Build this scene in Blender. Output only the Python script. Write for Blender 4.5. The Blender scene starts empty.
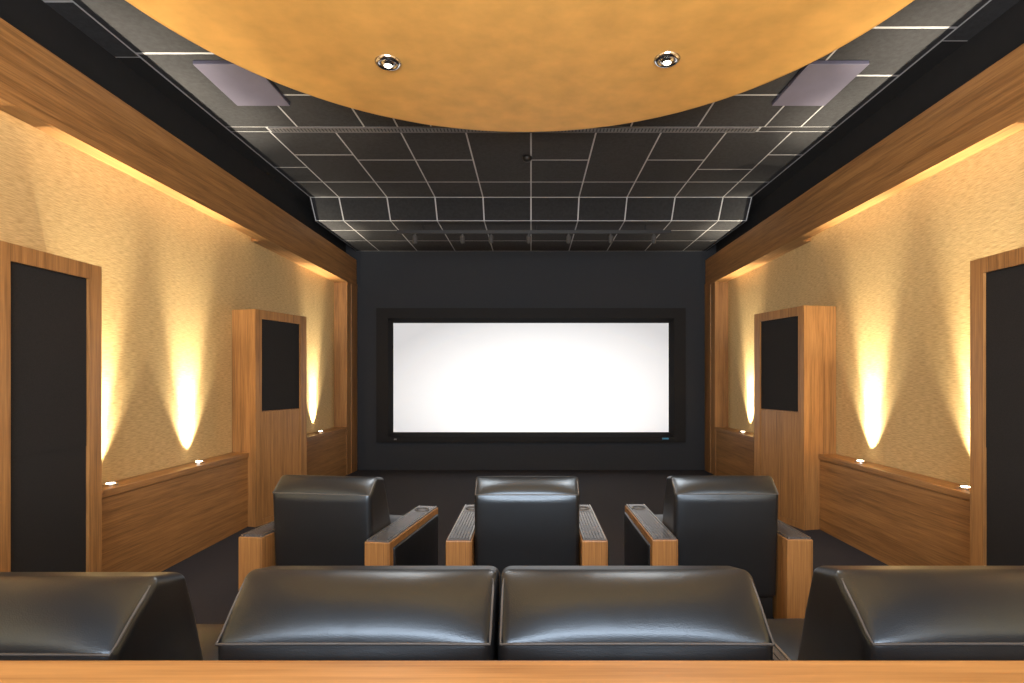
import bpy, bmesh, math, random
from mathutils import Vector, Matrix
random.seed(4)
EYE=1.46
scene=bpy.context.scene
scene.view_settings.view_transform='Standard'
COL=scene.collection

# ------------------------------------------------------------------ materials
def new_mat(name):
    m=bpy.data.materials.new(name); m.use_nodes=True
    nt=m.node_tree; b=nt.nodes['Principled BSDF']; return m,nt,b
def plain(name,col,rough=0.5,metal=0.0,spec=0.5,noise=0.0,nscale=8,bump=0.0,bscale=200,emit=None,estr=0,detail=6):
    m,nt,b=new_mat(name)
    b.inputs['Base Color'].default_value=(*col,1); b.inputs['Roughness'].default_value=rough
    b.inputs['Metallic'].default_value=metal; b.inputs['Specular IOR Level'].default_value=spec
    tc=nt.nodes.new('ShaderNodeTexCoord')
    if noise>0:
        n=nt.nodes.new('ShaderNodeTexNoise'); n.inputs['Scale'].default_value=nscale; n.inputs['Detail'].default_value=detail
        nt.links.new(tc.outputs['Object'],n.inputs['Vector'])
        r=nt.nodes.new('ShaderNodeValToRGB')
        r.color_ramp.elements[0].position=0.3; r.color_ramp.elements[1].position=0.7
        r.color_ramp.elements[0].color=(*[c*(1-noise) for c in col],1)
        r.color_ramp.elements[1].color=(*[min(1,c*(1+noise)) for c in col],1)
        nt.links.new(n.outputs['Fac'],r.inputs['Fac']); nt.links.new(r.outputs['Color'],b.inputs['Base Color'])
    if bump>0:
        n=nt.nodes.new('ShaderNodeTexNoise'); n.inputs['Scale'].default_value=bscale; n.inputs['Detail'].default_value=4
        nt.links.new(tc.outputs['Object'],n.inputs['Vector'])
        bp=nt.nodes.new('ShaderNodeBump'); bp.inputs['Strength'].default_value=bump; bp.inputs['Distance'].default_value=0.01
        nt.links.new(n.outputs['Fac'],bp.inputs['Height']); nt.links.new(bp.outputs['Normal'],b.inputs['Normal'])
    if emit:
        b.inputs['Emission Color'].default_value=(*emit,1); b.inputs['Emission Strength'].default_value=estr
    return m
def wood(name,axis,c0=(0.180,0.083,0.027),c1=(0.405,0.203,0.068),rough=0.38):
    m,nt,b=new_mat(name)
    tc=nt.nodes.new('ShaderNodeTexCoord'); mp=nt.nodes.new('ShaderNodeMapping')
    s=[30,30,30]; s[axis]=0.9; mp.inputs['Scale'].default_value=s
    nt.links.new(tc.outputs['Object'],mp.inputs['Vector'])
    n=nt.nodes.new('ShaderNodeTexNoise'); n.inputs['Scale'].default_value=1.0; n.inputs['Detail'].default_value=8
    n.inputs['Roughness'].default_value=0.62; n.inputs['Distortion'].default_value=0.3
    nt.links.new(mp.outputs[0],n.inputs['Vector'])
    n2=nt.nodes.new('ShaderNodeTexNoise'); n2.inputs['Scale'].default_value=5.0; n2.inputs['Detail'].default_value=5
    nt.links.new(mp.outputs[0],n2.inputs['Vector'])
    mx=nt.nodes.new('ShaderNodeMix'); mx.inputs[0].default_value=0.40
    nt.links.new(n.outputs['Fac'],mx.inputs[2]); nt.links.new(n2.outputs['Fac'],mx.inputs[3])
    r=nt.nodes.new('ShaderNodeValToRGB'); e=r.color_ramp.elements
    e[0].position=0.36; e[1].position=0.62; e[0].color=(*c0,1); e[1].color=(*c1,1)
    nt.links.new(mx.outputs[0],r.inputs['Fac']); nt.links.new(r.outputs['Color'],b.inputs['Base Color'])
    b.inputs['Roughness'].default_value=rough
    bp=nt.nodes.new('ShaderNodeBump'); bp.inputs['Strength'].default_value=0.06; bp.inputs['Distance'].default_value=0.005
    nt.links.new(mx.outputs[0],bp.inputs['Height']); nt.links.new(bp.outputs['Normal'],b.inputs['Normal'])
    return m
WX=wood('wood_grain_x',0); WY=wood('wood_grain_y',1); WZ=wood('wood_grain_z',2)
WTOP=wood('counter_wood',0,(0.27,0.125,0.038),(0.46,0.235,0.078),0.4)

def plaster(name):
    m,nt,b=new_mat(name)
    tc=nt.nodes.new('ShaderNodeTexCoord'); mp=nt.nodes.new('ShaderNodeMapping')
    mp.inputs['Scale'].default_value=(1,0.18,2.2)
    nt.links.new(tc.outputs['Object'],mp.inputs['Vector'])
    n=nt.nodes.new('ShaderNodeTexNoise'); n.inputs['Scale'].default_value=80; n.inputs['Detail'].default_value=5
    n.inputs['Roughness'].default_value=0.55; n.inputs['Distortion'].default_value=0.2
    nt.links.new(mp.outputs[0],n.inputs['Vector'])
    r=nt.nodes.new('ShaderNodeValToRGB'); e=r.color_ramp.elements
    e[0].position=0.34; e[1].position=0.64; e[0].color=(0.45,0.305,0.125,1); e[1].color=(0.66,0.48,0.225,1)
    nt.links.new(n.outputs['Fac'],r.inputs['Fac']); nt.links.new(r.outputs['Color'],b.inputs['Base Color'])
    bp=nt.nodes.new('ShaderNodeBump'); bp.inputs['Strength'].default_value=0.30; bp.inputs['Distance'].default_value=0.005
    nt.links.new(n.outputs['Fac'],bp.inputs['Height']); nt.links.new(bp.outputs['Normal'],b.inputs['Normal'])
    b.inputs['Roughness'].default_value=0.7
    return m
PLASTER=plaster('textured_gold_plaster')
GOLD=plain('gold_canopy_paint',(0.76,0.425,0.115),0.55,0,0.3,noise=0.11,nscale=5,detail=9)
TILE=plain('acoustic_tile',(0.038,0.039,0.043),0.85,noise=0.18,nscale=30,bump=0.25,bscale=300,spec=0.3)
TILE_SHADE=plain('shaded_step_tile',(0.020,0.021,0.024),0.85,noise=0.18,nscale=30,bump=0.2,bscale=300,spec=0.3)  # acoustic tile copy with the shade of the step painted in
SEAM=plain('tile_seam',(0.48,0.49,0.51),0.6)
BLACKV=plain('black_void',(0.004,0.004,0.005),0.9,noise=0.2)
FRONT=plain('charcoal_fabric',(0.018,0.021,0.027),0.85,noise=0.1,nscale=60,bump=0.1)
FRAMEB=plain('black_frame',(0.003,0.003,0.004),0.7,noise=0.1,spec=0.3)
CARPET=plain('dark_carpet',(0.015,0.015,0.023),0.95,noise=0.5,nscale=160,bump=0.6,bscale=400)
GRILLE=plain('speaker_cloth',(0.013,0.012,0.012),0.9,noise=0.3,nscale=200,bump=0.2,bscale=500,spec=0.3)
CHROME=plain('chrome',(0.75,0.75,0.76),0.15,1.0,noise=0.05)
LAV=plain('lavender_grey_panel',(0.125,0.120,0.175),0.6,noise=0.05)
VENT=plain('vent_metal',(0.16,0.16,0.17),0.5,noise=0.05)
SPOTM=plain('dark_grey_metal',(0.06,0.06,0.062),0.4,noise=0.05)
BLACKP=plain('black_plastic',(0.006,0.006,0.007),0.5,noise=0.1)
PADM=plain('silver_grey_arm_insert',(0.10,0.10,0.105),0.25,noise=0.1)
TRIMM=plain('arm_trim_metal',(0.55,0.54,0.52),0.3,0.9,noise=0.05)
LENS=plain('lamp_lens',(1,1,1),0.3,emit=(1,0.9,0.72),estr=5)
ULENS=plain('uplight_lens',(1,1,1),0.3,emit=(1,0.85,0.6),estr=12)
BLUE=plain('blue_mark',(0.03,0.12,0.2),0.3,emit=(0.1,0.4,0.6),estr=0.25)
GREYP=plain('plain_grey_wall',(0.30,0.29,0.28),0.8,noise=0.1)
def leather():
    m,nt,b=new_mat('black_leather')
    b.inputs['Base Color'].default_value=(0.011,0.011,0.012,1); b.inputs['Roughness'].default_value=0.34
    b.inputs['Specular IOR Level'].default_value=0.95
    b.inputs['Specular Tint'].default_value=(0.66,0.82,1.0,1)
    tc=nt.nodes.new('ShaderNodeTexCoord')
    v=nt.nodes.new('ShaderNodeTexVoronoi'); v.inputs['Scale'].default_value=300
    nt.links.new(tc.outputs['Object'],v.inputs['Vector'])
    n=nt.nodes.new('ShaderNodeTexNoise'); n.inputs['Scale'].default_value=6; n.inputs['Detail'].default_value=1.5; n.inputs['Distortion'].default_value=0.5
    nt.links.new(tc.outputs['Object'],n.inputs['Vector'])
    b1=nt.nodes.new('ShaderNodeBump'); b1.inputs['Strength'].default_value=0.14; b1.inputs['Distance'].default_value=0.0015
    nt.links.new(v.outputs['Distance'],b1.inputs['Height'])
    b2=nt.nodes.new('ShaderNodeBump'); b2.inputs['Strength'].default_value=0.10; b2.inputs['Distance'].default_value=0.02
    nt.links.new(n.outputs['Fac'],b2.inputs['Height']); nt.links.new(b1.outputs['Normal'],b2.inputs['Normal'])
    nt.links.new(b2.outputs['Normal'],b.inputs['Normal'])
    return m
LEATHER=leather()
PIPE=plain('leather_piping',(0.08,0.08,0.082),0.32,noise=0.1)  # paler than the leather: highlights along the piping put into its colour

# ------------------------------------------------------------------ helpers
def finish(name,bm,mats,loc=(0,0,0),parent=None,smooth=False,**props):
    bmesh.ops.recalc_face_normals(bm,faces=bm.faces)
    me=bpy.data.meshes.new(name); bm.to_mesh(me); bm.free()
    for m in (mats if isinstance(mats,(list,tuple)) else [mats]): me.materials.append(m)
    if smooth:
        for p in me.polygons: p.use_smooth=True
    o=bpy.data.objects.new(name,me); COL.objects.link(o)
    o.location=loc
    if parent: o.parent=parent
    for k,v in props.items(): o[k]=v
    return o
def hexa(bm,c,mi=0):
    v=[bm.verts.new(p) for p in c]
    fs=[(0,1,2,3),(7,6,5,4),(0,4,5,1),(1,5,6,2),(2,6,7,3),(3,7,4,0)]
    out=[]
    for f in fs:
        fc=bm.faces.new([v[i] for i in f]); fc.material_index=mi; out.append(fc)
    return out
def box(bm,x0,x1,y0,y1,z0,z1,mi=0):
    hexa(bm,[(x0,y0,z0),(x1,y0,z0),(x1,y1,z0),(x0,y1,z0),(x0,y0,z1),(x1,y0,z1),(x1,y1,z1),(x0,y1,z1)],mi)
def bevel_all(bm,w,seg=2):
    bmesh.ops.bevel(bm,geom=list(bm.edges),offset=w,segments=seg,affect='EDGES',profile=0.6)
def boxobj(name,x0,x1,y0,y1,z0,z1,mat,parent=None,bev=0,off=(0,0,0),**props):
    cx,cy,cz=(x0+x1)/2,(y0+y1)/2,z0
    bm=bmesh.new(); box(bm,x0-cx,x1-cx,y0-cy,y1-cy,0,z1-z0)
    if bev: bevel_all(bm,bev)
    return finish(name,bm,mat,(cx-off[0],cy-off[1],cz-off[2]),parent,False,**props)
def empty(name,loc,**props):
    o=bpy.data.objects.new(name,None); COL.objects.link(o); o.location=loc; o.empty_display_size=0.1
    for k,v in props.items(): o[k]=v
    return o
def lathe(bm,prof,n=40,mi=0,c=(0,0,0)):
    rings=[]
    for r,z in prof:
        rings.append([bm.verts.new((c[0]+r*math.cos(2*math.pi*i/n),c[1]+r*math.sin(2*math.pi*i/n),c[2]+z)) for i in range(n)])
    for a,b in zip(rings,rings[1:]):
        for i in range(n):
            f=bm.faces.new([a[i],a[(i+1)%n],b[(i+1)%n],b[i]]); f.material_index=mi
    for rg in (rings[0],rings[-1]):
        f=bm.faces.new(rg); f.material_index=mi
def samples(h,r,n=7):
    s=[-h,-h+0.2*r,-h+0.45*r,-h+0.72*r]
    k=[-h+r+(2*(h-r))*i/n for i in range(n+1)]
    return s+k+[-x for x in reversed(s)]
def softbox(bm,h,r,fn=None,bulge=(0,0,0),n=7,nz=None):
    ax=[samples(h[i],r,(nz if (nz and i==2) else n)) for i in range(3)]
    def tr(P):
        inn=Vector([max(-(h[i]-r),min(h[i]-r,P[i])) for i in range(3)])
        d=Vector(P)-inn
        if d.length>1e-9: d.normalize()
        Q=inn+d*r
        u=[min(1,abs(Q[i])/h[i]) for i in range(3)]
        Q=Q+Vector((d.x*bulge[0]*(1-u[1]**2)*(1-u[2]**2), d.y*bulge[1]*(1-u[0]**2)**0.6*(1-u[2]**2), d.z*bulge[2]*(1-u[0]**2)**0.6*(1-u[1]**2)))
        return fn(Q,h) if fn else Q
    for a in range(3):
        b_,c_=[i for i in range(3) if i!=a]
        for sg in (-1,1):
            g=[]
            for s in ax[b_]:
                row=[]
                for t in ax[c_]:
                    P=[0,0,0]; P[a]=sg*h[a]; P[b_]=s; P[c_]=t
                    row.append(bm.verts.new(tr(P)))
                g.append(row)
            for i in range(len(g)-1):
                for j in range(len(g[0])-1):
                    bm.faces.new([g[i][j],g[i+1][j],g[i+1][j+1],g[i][j+1]])
    bmesh.ops.remove_doubles(bm,verts=list(bm.verts),dist=1e-5)
def tube(bm,pts,r,closed=False,n=6,mi=0):
    pts=[Vector(p) for p in pts]; N=len(pts); rings=[]
    for i,p in enumerate(pts):
        a=pts[(i-1)%N] if (closed or i>0) else p
        b=pts[(i+1)%N] if (closed or i<N-1) else p
        t=(b-a).normalized(); up=Vector((0,0,1)) if abs(t.z)<0.9 else Vector((0,1,0))
        s=t.cross(up).normalized(); u=s.cross(t).normalized()
        rings.append([bm.verts.new(p+r*(math.cos(2*math.pi*k/n)*s+math.sin(2*math.pi*k/n)*u)) for k in range(n)])
    rng=range(N) if closed else range(N-1)
    for i in rng:
        a=rings[i]; b=rings[(i+1)%N]
        best=0; dmin=1e9
        for k in range(n):
            d=sum((a[j].co-b[(j+k)%n].co).length for j in range(n))
            if d<dmin: dmin=d; best=k
        for k in range(n):
            f=bm.faces.new([a[k],a[(k+1)%n],b[(k+1+best)%n],b[(k+best)%n]]); f.material_index=mi
    if not closed:
        bm.faces.new(rings[0]); bm.faces.new(rings[-1])

# ------------------------------------------------------------------ room shell
XB=2.79; XW=2.99; YF=9.3; YB=-3.0; ZC=EYE+2.30; ZS=EYE+2.05; ZBT=EYE+1.90; ZBB=EYE+1.47
S={'kind':'structure'}
boxobj('floor',-3.3,3.3,YB-0.2,YF+0.2,-0.1,0,CARPET,label='dark charcoal carpeted floor',category='floor',**S)
boxobj('wall_left',-XW-0.2,-XW,YB,YF,0,ZC+0.1,PLASTER,label='gold textured plaster side wall washed with light',category='wall',**S)
boxobj('wall_right',XW,XW+0.2,YB,YF,0,ZC+0.1,PLASTER,label='gold textured plaster side wall washed with light',category='wall',**S)
boxobj('wall_back',-XW-0.2,XW+0.2,YB-0.2,YB,0,ZC+0.1,GREYP,label='plain grey rear wall',category='wall',**S)
boxobj('wall_front',-XW-0.2,XW+0.2,YF,YF+0.2,0,ZC+0.1,FRONT,label='dark charcoal fabric wall around the projection screen',category='wall',**S)
boxobj('floor_platform',-XW,XW,YB,2.45,0,0.12,CARPET,label='dark carpeted raised platform under the rear seats',category='platform',kind='structure')

# ceiling: tiles over light seams
bm=bmesh.new(); G=0.008; T=0.002; GY=0.013
def tile(P00,P10,P11,P01,mi=0,gy=None):
    c=[Vector(p) for p in (P00,P10,P11,P01)]
    g2=gy if gy else G
    ex=(c[1]-c[0]).normalized(); ey=(c[3]-c[0]).normalized(); nn=ex.cross(ey).normalized()
    if nn.z<0: nn=-nn
    q=[c[0]+ex*G+ey*g2,c[1]-ex*G+ey*g2,c[2]-ex*G-ey*g2,c[3]+ex*G-ey*g2]
    hexa(bm,[tuple(p) for p in q]+[tuple(p-nn*T) for p in q],mi)
def ct(x0,x1,y0,y1): tile((x0,y0,ZC),(x1,y0,ZC),(x1,y1,ZC),(x0,y1,ZC),0,GY if (y1-y0)>0.2 else 0.002)
XT=2.80
fine=[-2.79]+[k*0.607 for k in range(-4,5)]+[2.79]
box(bm,-XT,XT,YB,7.33,ZC,ZC+0.1,1)
for ci in range(10): ct(fine[ci],fine[ci+1],6.77,7.33)
for ci in range(10):
    x0,x1=fine[ci],fine[ci+1]
    sp={0:[6.30],1:[5.95],2:[6.09],3:[6.09],4:[],5:[6.09],6:[],7:[6.09],8:[6.36],9:[5.95]}[ci]
    e=[5.385]+sp+[6.77]
    for a,b in zip(e,e[1:]): ct(x0,x1,a,b)
ct(2.10,2.79,5.295,5.385); ct(-2.79,-2.42,5.295,5.385)
# toward the seats: shifted columns so joints break at the vent, mixed long, short and wide tiles
near=[-2.79,-2.13,-1.52,-0.91,-0.30,0.30,0.91,1.52,2.13,2.79]
ci=0
while ci<9:
    x0,x1=near[ci],near[ci+1]
    y=5.295; k=ci*2
    runs=[1.2,0.6,0.6,1.2,0.9,0.6]
    while y>YB+0.05:
        y0=max(y-runs[k%6],YB)
        if y0-YB<0.25: y0=YB
        if k%6==4:
            xm=(x0+x1)/2; ct(x0,xm,y0,y); ct(xm,x1,y0,y)
        else: ct(x0,x1,y0,y)
        y=y0; k+=1
    ci+=1
A0=7.33; A1=7.52
for s,ye in ((-1,4.15),(1,3.95)):
    xa,xb=sorted((s*XT,s*XW)); box(bm,xa,xb,YB,ye,ZC,ZC+0.1,1)
    box(bm,xa,xb,ye,YF,ZC,ZC+0.1,2)
    y=ye
    while y>YB+0.1:
        y0=max(y-0.62,YB); ct(min(s*2.79,s*XW),max(s*2.79,s*XW),y0,y); y=y0
# drop
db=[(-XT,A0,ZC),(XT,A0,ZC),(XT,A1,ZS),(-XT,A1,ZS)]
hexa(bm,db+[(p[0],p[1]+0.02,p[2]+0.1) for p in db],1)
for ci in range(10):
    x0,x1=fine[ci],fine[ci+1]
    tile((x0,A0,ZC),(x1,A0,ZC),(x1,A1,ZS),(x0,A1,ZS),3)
box(bm,-2.80,2.80,A1,YF,ZS,ZS+0.1,1)
ys=[A1,8.0,8.6,YF-0.02]
for a,b in zip(ys,ys[1:]):
    for ci in range(10):
        tile((fine[ci],a,ZS),(fine[ci+1],a,ZS),(fine[ci+1],b,ZS),(fine[ci],b,ZS),0,GY)
for s in (-1,1):
    hexa(bm,[(s*2.795,A0-0.01,ZC-0.001),(s*2.81,A0-0.01,ZC-0.001),(s*2.81,A1,ZS-0.001),(s*2.795,A1,ZS-0.001),(s*2.795,A0-0.01,ZC+0.1),(s*2.81,A0-0.01,ZC+0.1),(s*2.81,A1,ZS+0.3),(s*2.795,A1,ZS+0.3)],2)
    xa,xb=sorted((s*2.795,s*2.81)); box(bm,xa,xb,A1,YF,ZS-0.001,ZS+0.3,2)
finish('ceiling',bm,[TILE,SEAM,BLACKV,TILE_SHADE],label='dark grey acoustic tile ceiling with light seams',category='ceiling',**S)

tn=1
for s in (-1,1):
    bm=bmesh.new()
    box(bm,min(s*2.97,s*XW),max(s*2.97,s*XW),YB,YF,ZBT,ZC)
    finish('trim_%d'%tn,bm,[BLACKV],label='black recess above the wooden beam',category='trim',**S); tn+=1
    bm=bmesh.new()
    xa,xb=sorted((s*XB,s*(XB+0.11))); box(bm,xa,xb,YB,YF-0.02,0,ZBT-ZBB)
    xa,xb=sorted((s*(XB+0.11),s*XW)); box(bm,xa,xb,YB,YF-0.02,0.2,ZBT-ZBB)
    xa,xb=sorted((s*(XB-0.012),s*XB)); box(bm,xa,xb,YB,YF-0.02,0.0,0.045)
    xa,xb=sorted((s*(XB+0.11),s*XW)); box(bm,xa,xb,6.2,8.8,0.002,0.1)
    finish('trim_%d'%tn,bm,WY,(0,0,ZBB),label='long warm wooden beam hiding a cove light',category='beam',**S); tn+=1
    bm=bmesh.new(); xa,xb=sorted((s*XB,s*XW)); box(bm,xa,xb,8.8,YF-0.02,0,ZBB)
    xa,xb=sorted((s*(XB+0.0),s*(XB-0.01))); box(bm,xa,xb,9.0,YF-0.02,0,ZBB)
    finish('trim_%d'%tn,bm,WZ,label='wooden pilaster beside the screen wall',category='pilaster',**S); tn+=1

# ------------------------------------------------------------------ canopy + downlights
ZD=EYE+2.0
R=2.16; CX,CY=-0.06,2.56
can=empty('ceiling_canopy',(CX,CY,ZD),label='large round gold-painted suspended ceiling canopy',category='ceiling canopy')
bm=bmesh.new(); lathe(bm,[(R-0.03,0),(R-0.008,0.006),(R,0.03),(R,0.10),(R-0.02,0.11)],160)
finish('canopy_disc',bm,GOLD,(0,0,0),can)
bm=bmesh.new(); lathe(bm,[(R-0.45,0.11),(R-0.45,ZC-ZD)],80)
finish('canopy_mount',bm,BLACKP,(0,0,0),can,label='black hidden mounting drum')
for (px,py) in [(388,62),(667,59)]:
    d=2.0*580/(379-py); X=(px-531)*d/580
    L=empty('downlight',(X,d,ZD),label='small round chrome recessed downlight in the gold canopy',category='light',group='canopy downlights')
    bm=bmesh.new(); lathe(bm,[(0.045,-0.001),(0.05,-0.016),(0.066,-0.02),(0.08,-0.01),(0.083,0.0)],36)
    for f in [f for f in bm.faces if len(f.verts)>10]: bm.faces.remove(f)
    finish('chrome_ring',bm,CHROME,(0,0,0),L,True)
    bm=bmesh.new(); lathe(bm,[(0.032,-0.024),(0.046,-0.012),(0.05,-0.001)],30)
    finish('lamp_housing',bm,CHROME,(0,0,0),L,True)
    bm=bmesh.new(); lathe(bm,[(0.024,-0.027),(0.027,-0.022)],24)
    finish('lamp_lens',bm,LENS,(0,0,0),L)
    ld=bpy.data.lights.new('downlight_lamp','SPOT'); ld.energy=120; ld.spot_size=2.3; ld.spot_blend=1; ld.shadow_soft_size=0.05; ld.color=(1,0.95,0.88)
    lo=bpy.data.objects.new('downlight_lamp',ld); COL.objects.link(lo); lo.location=(X,d,ZD-0.06)

for s in (-1,1):
    bm=bmesh.new(); box(bm,-0.22,0.22,-0.32,0.32,-0.03,0); bevel_all(bm,0.006)
    finish('ceiling_speaker',bm,LAV,(s*2.22,4.5,ZC-T),label='flat lavender-grey rectangular ceiling speaker panel',category='speaker',group='ceiling speakers')
VX0,VX1=-2.40,2.08
bm=bmesh.new(); box(bm,VX0,VX1,-0.045,0.045,-0.006,0,1)
n=140
for k in range(n):
    x=VX0+0.02+(VX1-VX0-0.04)*k/(n-1); box(bm,x-0.009,x+0.009,-0.035,0.035,-0.010,-0.006,0)
box(bm,VX0,VX1,-0.05,-0.04,-0.012,0,0); box(bm,VX0,VX1,0.04,0.05,-0.012,0,0)
finish('air_vent',bm,[VENT,BLACKP],(0,5.34,ZC),label='long slotted grey metal air vent across the ceiling',category='vent')
bm=bmesh.new(); lathe(bm,[(0.05,0),(0.05,-0.02),(0.035,-0.045),(0.012,-0.055)],28)
finish('smoke_detector',bm,BLACKP,(-0.04,6.0,ZC-T),None,True,label='small round dark ceiling sensor',category='smoke detector')
TY=7.72; TZ=ZS-T-0.09
tr=empty('track_light',(0.02,TY,TZ),label='thin black track bar with small spotlights under the ceiling',category='track light')
bm=bmesh.new(); box(bm,-1.80,1.84,-0.02,0.02,-0.022,0.020); finish('track_bar',bm,BLACKP,(0,0,0),tr)
for x in (-1.45,0.05,1.5):
    bm=bmesh.new(); lathe(bm,[(0.010,0.020),(0.010,ZS-T-TZ)],10); finish('mounting_stub',bm,BLACKP,(x,0,0),tr)
for x in (-1.56,-0.93,-0.55,-0.05,0.48,1.04,1.61):
    bm=bmesh.new(); lathe(bm,[(0.024,0.0),(0.030,0.02),(0.032,0.085),(0.016,0.11)],20)
    bmesh.ops.rotate(bm,verts=bm.verts,matrix=Matrix.Rotation(math.radians(25),3,'X'))
    bmesh.ops.translate(bm,verts=bm.verts,vec=(0,0.0,-0.150))
    box(bm,-0.006,0.006,-0.006,0.006,-0.08,-0.014)
    finish('spotlight_head',bm,SPOTM,(x,0,0),tr)

# ------------------------------------------------------------------ screen
ft=EYE+1.12; fb=EYE-1.0; fx=2.44
st=EYE+0.89; sb=EYE-0.845; sx=2.19
SC=empty('projection_screen',(0,YF,fb),label='wide white lit projection screen in a deep black frame',category='projection screen')
def Z(z): return z-fb
bm=bmesh.new()
yo=-0.15
O=[(-fx,Z(fb)),(fx,Z(fb)),(fx,Z(ft)),(-fx,Z(ft))]
I=[(-sx,Z(sb)),(sx,Z(sb)),(sx,Z(st)),(-sx,Z(st))]
M=[(-sx-.07,Z(sb)-.07),(sx+.07,Z(sb)-.07),(sx+.07,Z(st)+.07),(-sx-.07,Z(st)+.07)]
def ring(a,ya,b,yb):
    A=[bm.verts.new((p[0],ya,p[1])) for p in a]; B=[bm.verts.new((p[0],yb,p[1])) for p in b]
    for k in range(4): bm.faces.new([A[k],A[(k+1)%4],B[(k+1)%4],B[k]])
ring(O,-0.001,O,yo); ring(O,yo,M,yo); ring(M,yo,I,-0.07); 
finish('screen_frame',bm,FRAMEB,(0,0,0),SC)
m,nt,b=new_mat('screen_glow')
b.inputs['Base Color'].default_value=(0.40,0.40,0.40,1); b.inputs['Roughness'].default_value=0.9
tc=nt.nodes.new('ShaderNodeTexCoord'); mp=nt.nodes.new('ShaderNodeMapping')
mp.inputs['Scale'].default_value=(0.36,1,0.66); mp.inputs['Location'].default_value=(-0.06,0,-0.42)
gr=nt.nodes.new('ShaderNodeTexGradient'); gr.gradient_type='SPHERICAL'
nt.links.new(tc.outputs['Object'],mp.inputs['Vector']); nt.links.new(mp.outputs[0],gr.inputs['Vector'])
rp=nt.nodes.new('ShaderNodeValToRGB'); rp.color_ramp.elements[0].position=0.0; rp.color_ramp.elements[0].color=(0.44,0.46,0.49,1)
rp.color_ramp.elements[1].position=0.55; rp.color_ramp.elements[1].color=(1,1,1,1)
nt.links.new(gr.outputs['Fac'],rp.inputs['Fac']); nt.links.new(rp.outputs['Color'],b.inputs['Emission Color'])
b.inputs['Emission Strength'].default_value=0.95
bm=bmesh.new(); box(bm,-sx-.01,sx+.01,-0.07,-0.04,Z(sb)-.01,Z(st)+.01); finish('screen_surface',bm,m,(0,0,0),SC,label='glowing white screen surface')
bm=bmesh.new(); box(bm,-0.05,0.05,-0.008,0,-0.012,0.012); finish('maker_badge',bm,BLUE,(2.12,yo,0.06),SC,label='tiny pale blue badge')
bm=bmesh.new(); box(bm,-0.02,0.02,-0.008,0,-0.01,0.01); finish('indicator_light',bm,VENT,(-2.14,yo,0.05),SC,label='tiny grey indicator')

# ------------------------------------------------------------------ speaker cabinets
def obox(bm,O,U,V,W,mi=0):
    O,U,V,W=Vector(O),Vector(U),Vector(V),Vector(W)
    hexa(bm,[tuple(O),tuple(O+U),tuple(O+U+V),tuple(O+V),tuple(O+W),tuple(O+U+W),tuple(O+U+V+W),tuple(O+V+W)],mi)
def cabinet(side,N,F,H,kind,label):
    N=Vector((N[0],N[1],0)); F=Vector((F[0],F[1],0)); base=(N+F)/2
    d=(F-N); W=d.length; d.normalize(); n=Vector((-side*d.y, side*d.x,0)); 
    root=empty('speaker_cabinet',tuple(base),label=label,category='speaker',group='wall speaker cabinets')
    up=Vector((0,0,1))
    Nb,Fb=N-base,F-base
    xw=side*(XW-0.005)-base.x
    bn=Vector((xw,(N.y-base.y)+abs(d.x)*abs(xw-Nb.x),0)); bf=Vector((xw,F.y-base.y+0.04,0))
    bm=bmesh.new(); c=[Nb,Fb,bf,bn]
    hexa(bm,[tuple(p) for p in c]+[tuple(p+up*H) for p in c])
    finish('cabinet_body',bm,WZ,(0,0,0),root)
    bm=bmesh.new(); t=0.028
    sw0,sw1=0.085,0.10
    obox(bm,Nb,d*sw0,n*t,up*H); obox(bm,Fb-d*sw1,d*sw1,n*t,up*H)
    obox(bm,Nb+d*sw0+up*(H-0.09),d*(W-sw0-sw1),n*t,up*0.09)
    if kind=='far': obox(bm,Nb+d*sw0,d*(W-sw0-sw1),n*t,up*0.06)
    finish('cabinet_frame',bm,WZ,(0,0,0),root)
    zs=1.14 if kind=='far' else 1.06
    for (a,b,g) in ([(zs,H-0.09,'g'),(0.06,zs-0.012,'d')] if kind=='far' else [(zs,H-0.09,'g'),(0.0,zs,'g2')]):
        tt={'g':0.012,'g2':0.009,'d':0.02}[g]
        bm=bmesh.new(); obox(bm,Nb+d*(sw0+.002)+up*a,d*(W-sw0-sw1-.004),n*tt,up*(b-a))
        g=g[0]
        finish('speaker_grille' if g=='g' else 'cabinet_door',bm,GRILLE if g=='g' else WZ,(0,0,0),root,label='black cloth speaker grille' if g=='g' else 'plain wooden lower panel')
    return root
HC=EYE+0.71
lab_f='tall wooden speaker cabinet with black grille above a wooden panel'
lab_n='tall wooden speaker cabinet with full-height black cloth grille'
cabinet(-1,(-2.74,5.72),(-2.52,6.45),HC-0.02,'far',lab_f)
cabinet(1,(2.66,5.60),(2.48,6.38),HC,'far',lab_f)
cabinet(-1,(-2.67,2.86),(-2.67,3.57),HC-0.02,'near',lab_n)
cabinet(1,(2.67,2.68),(2.67,3.49),HC,'near',lab_n)

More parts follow.
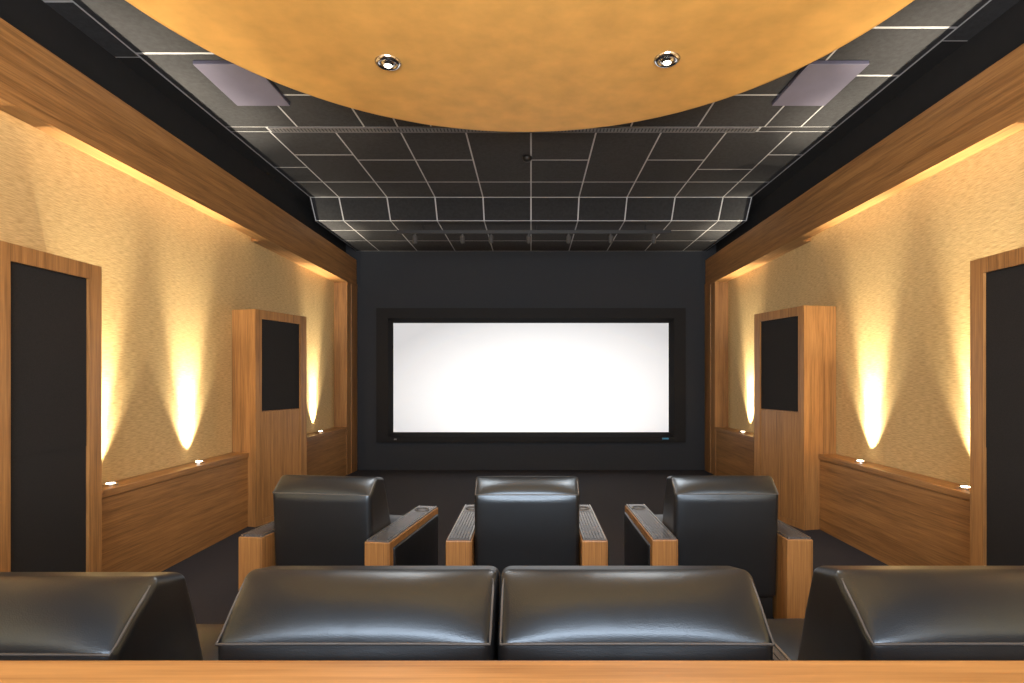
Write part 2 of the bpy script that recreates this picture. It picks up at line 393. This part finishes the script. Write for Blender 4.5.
# ------------------------------------------------------------------ benches
def bench(s,y0,y1,label):
    cy=(y0+y1)/2; Hb=0.73
    root=empty('wall_bench',(s*(XB+0.1),cy,0),label=label,category='ledge',group='low wooden wall ledges')
    xi=-s*0.10; xo=s*0.095
    bm=bmesh.new(); a,b=sorted((xi+s*0.012,xo)); box(bm,a,b,y0-cy,y1-cy,0,Hb-0.05); finish('bench_panel',bm,WY,(0,0,0),root)
    bm=bmesh.new(); a,b=sorted((xi,xo)); box(bm,a,b,y0-cy,y1-cy,Hb-0.046,Hb); bevel_all(bm,0.004); finish('bench_top',bm,WY,(0,0,0),root)
for s,yn,yf in ((-1,3.62,5.78),(1,3.54,5.65)):
    bench(s,yn,yf-0.005,'low warm wooden wall ledge between two speaker cabinets')
for s,yn in ((-1,6.5),(1,6.43)):
    bench(s,yn,8.795,'low warm wooden wall ledge beside the front pilaster')
for s in (-1,1):
    bench(s,YB+0.01,2.66 if s>0 else 2.84,'low warm wooden wall ledge beside a speaker cabinet')
for s,y in ((-1,3.98),(-1,5.04),(-1,7.95),(1,3.85),(1,5.08),(1,7.9),(-1,2.4),(1,2.4)):
    x=s*2.885
    L=empty('uplight',(x,y,0.73),label='small round uplight set on the wooden wall ledge',category='light',group='ledge uplights')
    bm=bmesh.new(); lathe(bm,[(0.045,0),(0.045,0.012),(0.03,0.014)],28); finish('uplight_ring',bm,CHROME,(0,0,0),L)
    bm=bmesh.new(); lathe(bm,[(0.028,0.0145),(0.026,0.017)],20); finish('uplight_lens',bm,ULENS,(0,0,0),L)
    for (en,ang,tl,xo,bl) in ((230,74,0.06,0.025,1.0),(950,38,0.06,0.01,1.0)):
        ld=bpy.data.lights.new('uplight_lamp','SPOT'); ld.energy=en; ld.spot_size=math.radians(ang); ld.spot_blend=bl; ld.shadow_soft_size=0.02; ld.color=(1,0.86,0.64)
        lo=bpy.data.objects.new('uplight_lamp',ld); COL.objects.link(lo); lo.location=(x+s*xo,y,0.77)
        tgt=Vector((s*tl,0,1)); lo.rotation_euler=tgt.to_track_quat('-Z','Y').to_euler()
for s in (-1,1):
    ld=bpy.data.lights.new('cove_strip','AREA'); ld.shape='RECTANGLE'; ld.size=0.04; ld.size_y=9.0; ld.energy=13; ld.color=(1,0.76,0.46)
    lo=bpy.data.objects.new('cove_strip',ld); COL.objects.link(lo); lo.location=(s*2.945,1.65,ZBB+0.14)

# ------------------------------------------------------------------ recliners
mesh_cache={}
def part(name,key,build,mat,parent,loc=(0,0,0),smooth=False,label=None):
    if key not in mesh_cache:
        bm=bmesh.new(); build(bm)
        bmesh.ops.recalc_face_normals(bm,faces=bm.faces)
        me=bpy.data.meshes.new(name); bm.to_mesh(me); bm.free()
        for m_ in (mat if isinstance(mat,list) else [mat]): me.materials.append(m_)
        if smooth:
            for p in me.polygons: p.use_smooth=True
        mesh_cache[key]=me
    o=bpy.data.objects.new(name,mesh_cache[key]); COL.objects.link(o); o.parent=parent; o.location=loc
    if label: o['label']=label
    return o
HW=0.312
WS=0.74
def make_backfn(A_,B_,C_,D_,bz):
    def backfn(Q,h):
        v=(Q.y/h[1]+1)/2; w=(Q.z/h[2]+1)/2; u=min(1,abs(Q.x)/h[0])
        if w<WS:
            t=w/WS
            ry,rz=0.03*(1-t)+A_[0]*t, 0.14+(A_[1]-0.14)*t
            fy,fz=0.50*(1-t)+B_[0]*t, 0.14+(B_[1]-0.14)*t
            bl=0.012*(1-max(0,(t-0.93)/0.07)**2)
        else:
            t=(w-WS)/(1-WS)
            ry,rz=A_[0]*(1-t)+D_[0]*t, A_[1]*(1-t)+D_[1]*t
            fy,fz=B_[0]*(1-t)+C_[0]*t, B_[1]*(1-t)+C_[1]*t
            bl=bz*max(0.0,math.sin(math.pi*min(1,t)))**0.6
        e=(1-u**3)**0.7 if u<1 else 0
        y=ry*(1-v)+fy*v; z=rz*(1-v)+fz*v
        k=(1-v)*bl*e
        if w>=WS: y-=k*0.55; z+=k*0.75
        else: y-=k
        return Vector((Q.x,y,z))
    return backfn
FN={'near':make_backfn((0.0,0.748),(0.32,0.71),(0.26,0.842),(0.155,0.866),0.038),
    'mid':make_backfn((0.0,0.775),(0.26,0.74),(0.20,0.852),(0.110,0.868),0.028)}
RR={'near':0.028,'mid':0.028}
def b_backs(key):
    return lambda bm: softbox(bm,(HW,0.15,0.34),RR[key],FN[key],(0.0,0,0.0),16,72)
def b_pipes(key):
    def f(bm):
        pts=[]; n=16
        def S(u,w): return FN[key](Vector((HW*u,-0.15,(w*2-1)*0.34)),(HW,0.15,0.34))
        for i in range(n+1):
            u=-0.975+1.95*i/n; P=S(u,WS+0.002); pts.append((P.x,P.y-0.001,P.z))
        for i in range(1,6):
            P=S(0.975,WS+(0.96-WS)*i/6); pts.append((P.x,P.y+0.004,P.z-0.003))
        for i in range(n+1):
            u=0.97-1.94*i/n; P=S(u,0.96); pts.append((P.x,P.y+0.004,P.z-0.003))
        for i in range(5,0,-1):
            P=S(-0.975,WS+(0.96-WS)*i/6); pts.append((P.x,P.y+0.004,P.z-0.003))
        tube(bm,pts,0.0034,True)
    return f
def b_seat(bm): softbox(bm,(0.30,0.24,0.09),0.04,lambda Q,h:Vector((Q.x,Q.y+0.62,Q.z+0.37)),(0,0.01,0.03),7)
def b_base(bm): box(bm,-0.29,0.29,0.05,0.84,0.0,0.28)
def b_foot(bm): softbox(bm,(0.29,0.03,0.16),0.025,lambda Q,h:Vector((Q.x,Q.y+0.885,Q.z+0.25)),(0,0.015,0),6)
AW=0.150
def b_arm(bm):
    box(bm,0,AW,-0.09,0.84,0.0,0.53); bevel_all(bm,0.005)
def b_pad(bm):
    x0,x1=0.007,AW-0.007; box(bm,x0,x1,-0.08,0.832,0.524,0.534)
    n=6; a0,a1=x0+0.014,x1-0.014
    for i in range(n):
        a=a0+(a1-a0)*i/n; b=a+(a1-a0)/n-0.005
        box(bm,a,b,-0.065,0.60,0.533,0.540)
    box(bm,a0,a1,0.61,0.82,0.533,0.541)
    box(bm,x0+0.002,x0+0.009,-0.078,0.83,0.533,0.541,1); box(bm,x1-0.009,x1-0.002,-0.078,0.83,0.533,0.541,1)
def b_side(bm): softbox(bm,(0.012,0.42,0.205),0.011,lambda Q,h:Vector((Q.x,Q.y+0.385,Q.z+0.285)),(0.006,0,0),5)
def b_cup(bm):
    prof=[(0.036,0.541),(0.041,0.547),(0.047,0.547),(0.050,0.541)]
    lathe(bm,prof,28,c=(AW/2,0.70,0))
    for f in [f for f in bm.faces if len(f.verts)>10]: bm.faces.remove(f)
def recliner(name,x,y,rot=0,z=0,arms=(1,1),label='',group='',kind='near'):
    R_=empty(name,(x,y,z),label=label,category='armchair',group=group); R_.rotation_euler=(0,0,rot)
    br=part('backrest','back'+kind,b_backs(kind),LEATHER,R_,smooth=True)
    part('piping','pipe'+kind,b_pipes(kind),PIPE,br,smooth=True)
    part('seat_cushion','seat',b_seat,LEATHER,R_,smooth=True)
    part('base','base',b_base,BLACKP,R_)
    part('footrest','foot',b_foot,LEATHER,R_,smooth=True)
    for s,on in ((-1,arms[0]),(1,arms[1])):
        if not on: continue
        x0=HW+0.004 if s>0 else -HW-0.004-AW
        a=part('armrest','arm',b_arm,WZ,R_,(x0,0,0),label='wooden armrest with grey ribbed top and metal trim')
        part('arm_pad','pad',b_pad,[PADM,TRIMM],a)
        part('side_panel','side',b_side,LEATHER,a,(AW if s>0 else 0,0,0),smooth=True,label='black leather side panel')
        part('cup_holder','cup',b_cup,SPOTM,a,smooth=True,label='dark metal cup holder ring')
    return R_
g1='middle row recliners'; g2='rear row recliners'
l1='black leather theater recliner with wooden armrests, facing the screen'
recliner('recliner',-1.25,3.44,math.radians(-8),0,(1,1),'black leather recliner with wooden armrests, angled slightly inward',g1,'mid')
recliner('recliner',-0.024,3.42,0,0,(1,1),l1,g1,'mid')
recliner('recliner',1.165,3.44,math.radians(0.5),0,(1,1),l1,g1,'mid')
recliner('recliner',-1.205,1.24,0,0.12,(1,1),'black leather recliner with armrests behind the wooden counter',g2)
recliner('recliner',-0.396,1.29,0,0.12,(0,0),'armless black leather recliner section, padded headrest, behind counter',g2)
recliner('recliner',0.236,1.29,0,0.12,(0,0),'armless black leather recliner section, padded headrest, behind counter',g2)
recliner('recliner',1.065,1.29,0,0.12,(1,1),'black leather recliner with armrests behind the wooden counter',g2)

# ------------------------------------------------------------------ counter
C=empty('bar_counter',(0,0.6,0.12),label='long warm wooden bar counter behind the rear seats',category='counter')
bm=bmesh.new(); box(bm,-2.3,2.3,-0.25,0.25,0.885,0.93); bevel_all(bm,0.008,3); finish('counter_top',bm,WTOP,(0,0,0),C)
bm=bmesh.new(); box(bm,-2.2,2.2,0.14,0.18,0,0.885); finish('counter_panel',bm,WX,(0,0,0),C)

# ------------------------------------------------------------------ lights
def area(name,loc,rot,sx_,sy_,e,col):
    ld=bpy.data.lights.new(name,'AREA'); ld.shape='RECTANGLE'; ld.size=sx_; ld.size_y=sy_; ld.energy=e; ld.color=col
    lo=bpy.data.objects.new(name,ld); COL.objects.link(lo); lo.location=loc; lo.rotation_euler=rot; return lo
area('rear_room_fill',(0,-1.6,1.5),(math.radians(140),0,0),4.0,1.2,420,(1,0.97,0.94))  # unseen fill added behind the camera to brighten canopy and ceiling
area('rear_wall_fill',(0,-2.7,2.9),(math.radians(82),0,0),4.5,1.0,310,(0.98,0.98,1.0))  # second added fill high at the back, not a real fixture
w=bpy.data.worlds.new('world'); scene.world=w; w.use_nodes=True
w.node_tree.nodes['Background'].inputs[0].default_value=(0.02,0.02,0.02,1)

# ------------------------------------------------------------------ camera
cam=bpy.data.cameras.new('camera'); co=bpy.data.objects.new('camera',cam); COL.objects.link(co)
co.location=(0,0,EYE); co.rotation_euler=(math.radians(90),0,0)
cam.sensor_width=36; cam.lens=580/1024*36; cam.shift_x=-19/1024; cam.shift_y=37.5/1024; cam.clip_start=0.02
scene.camera=co
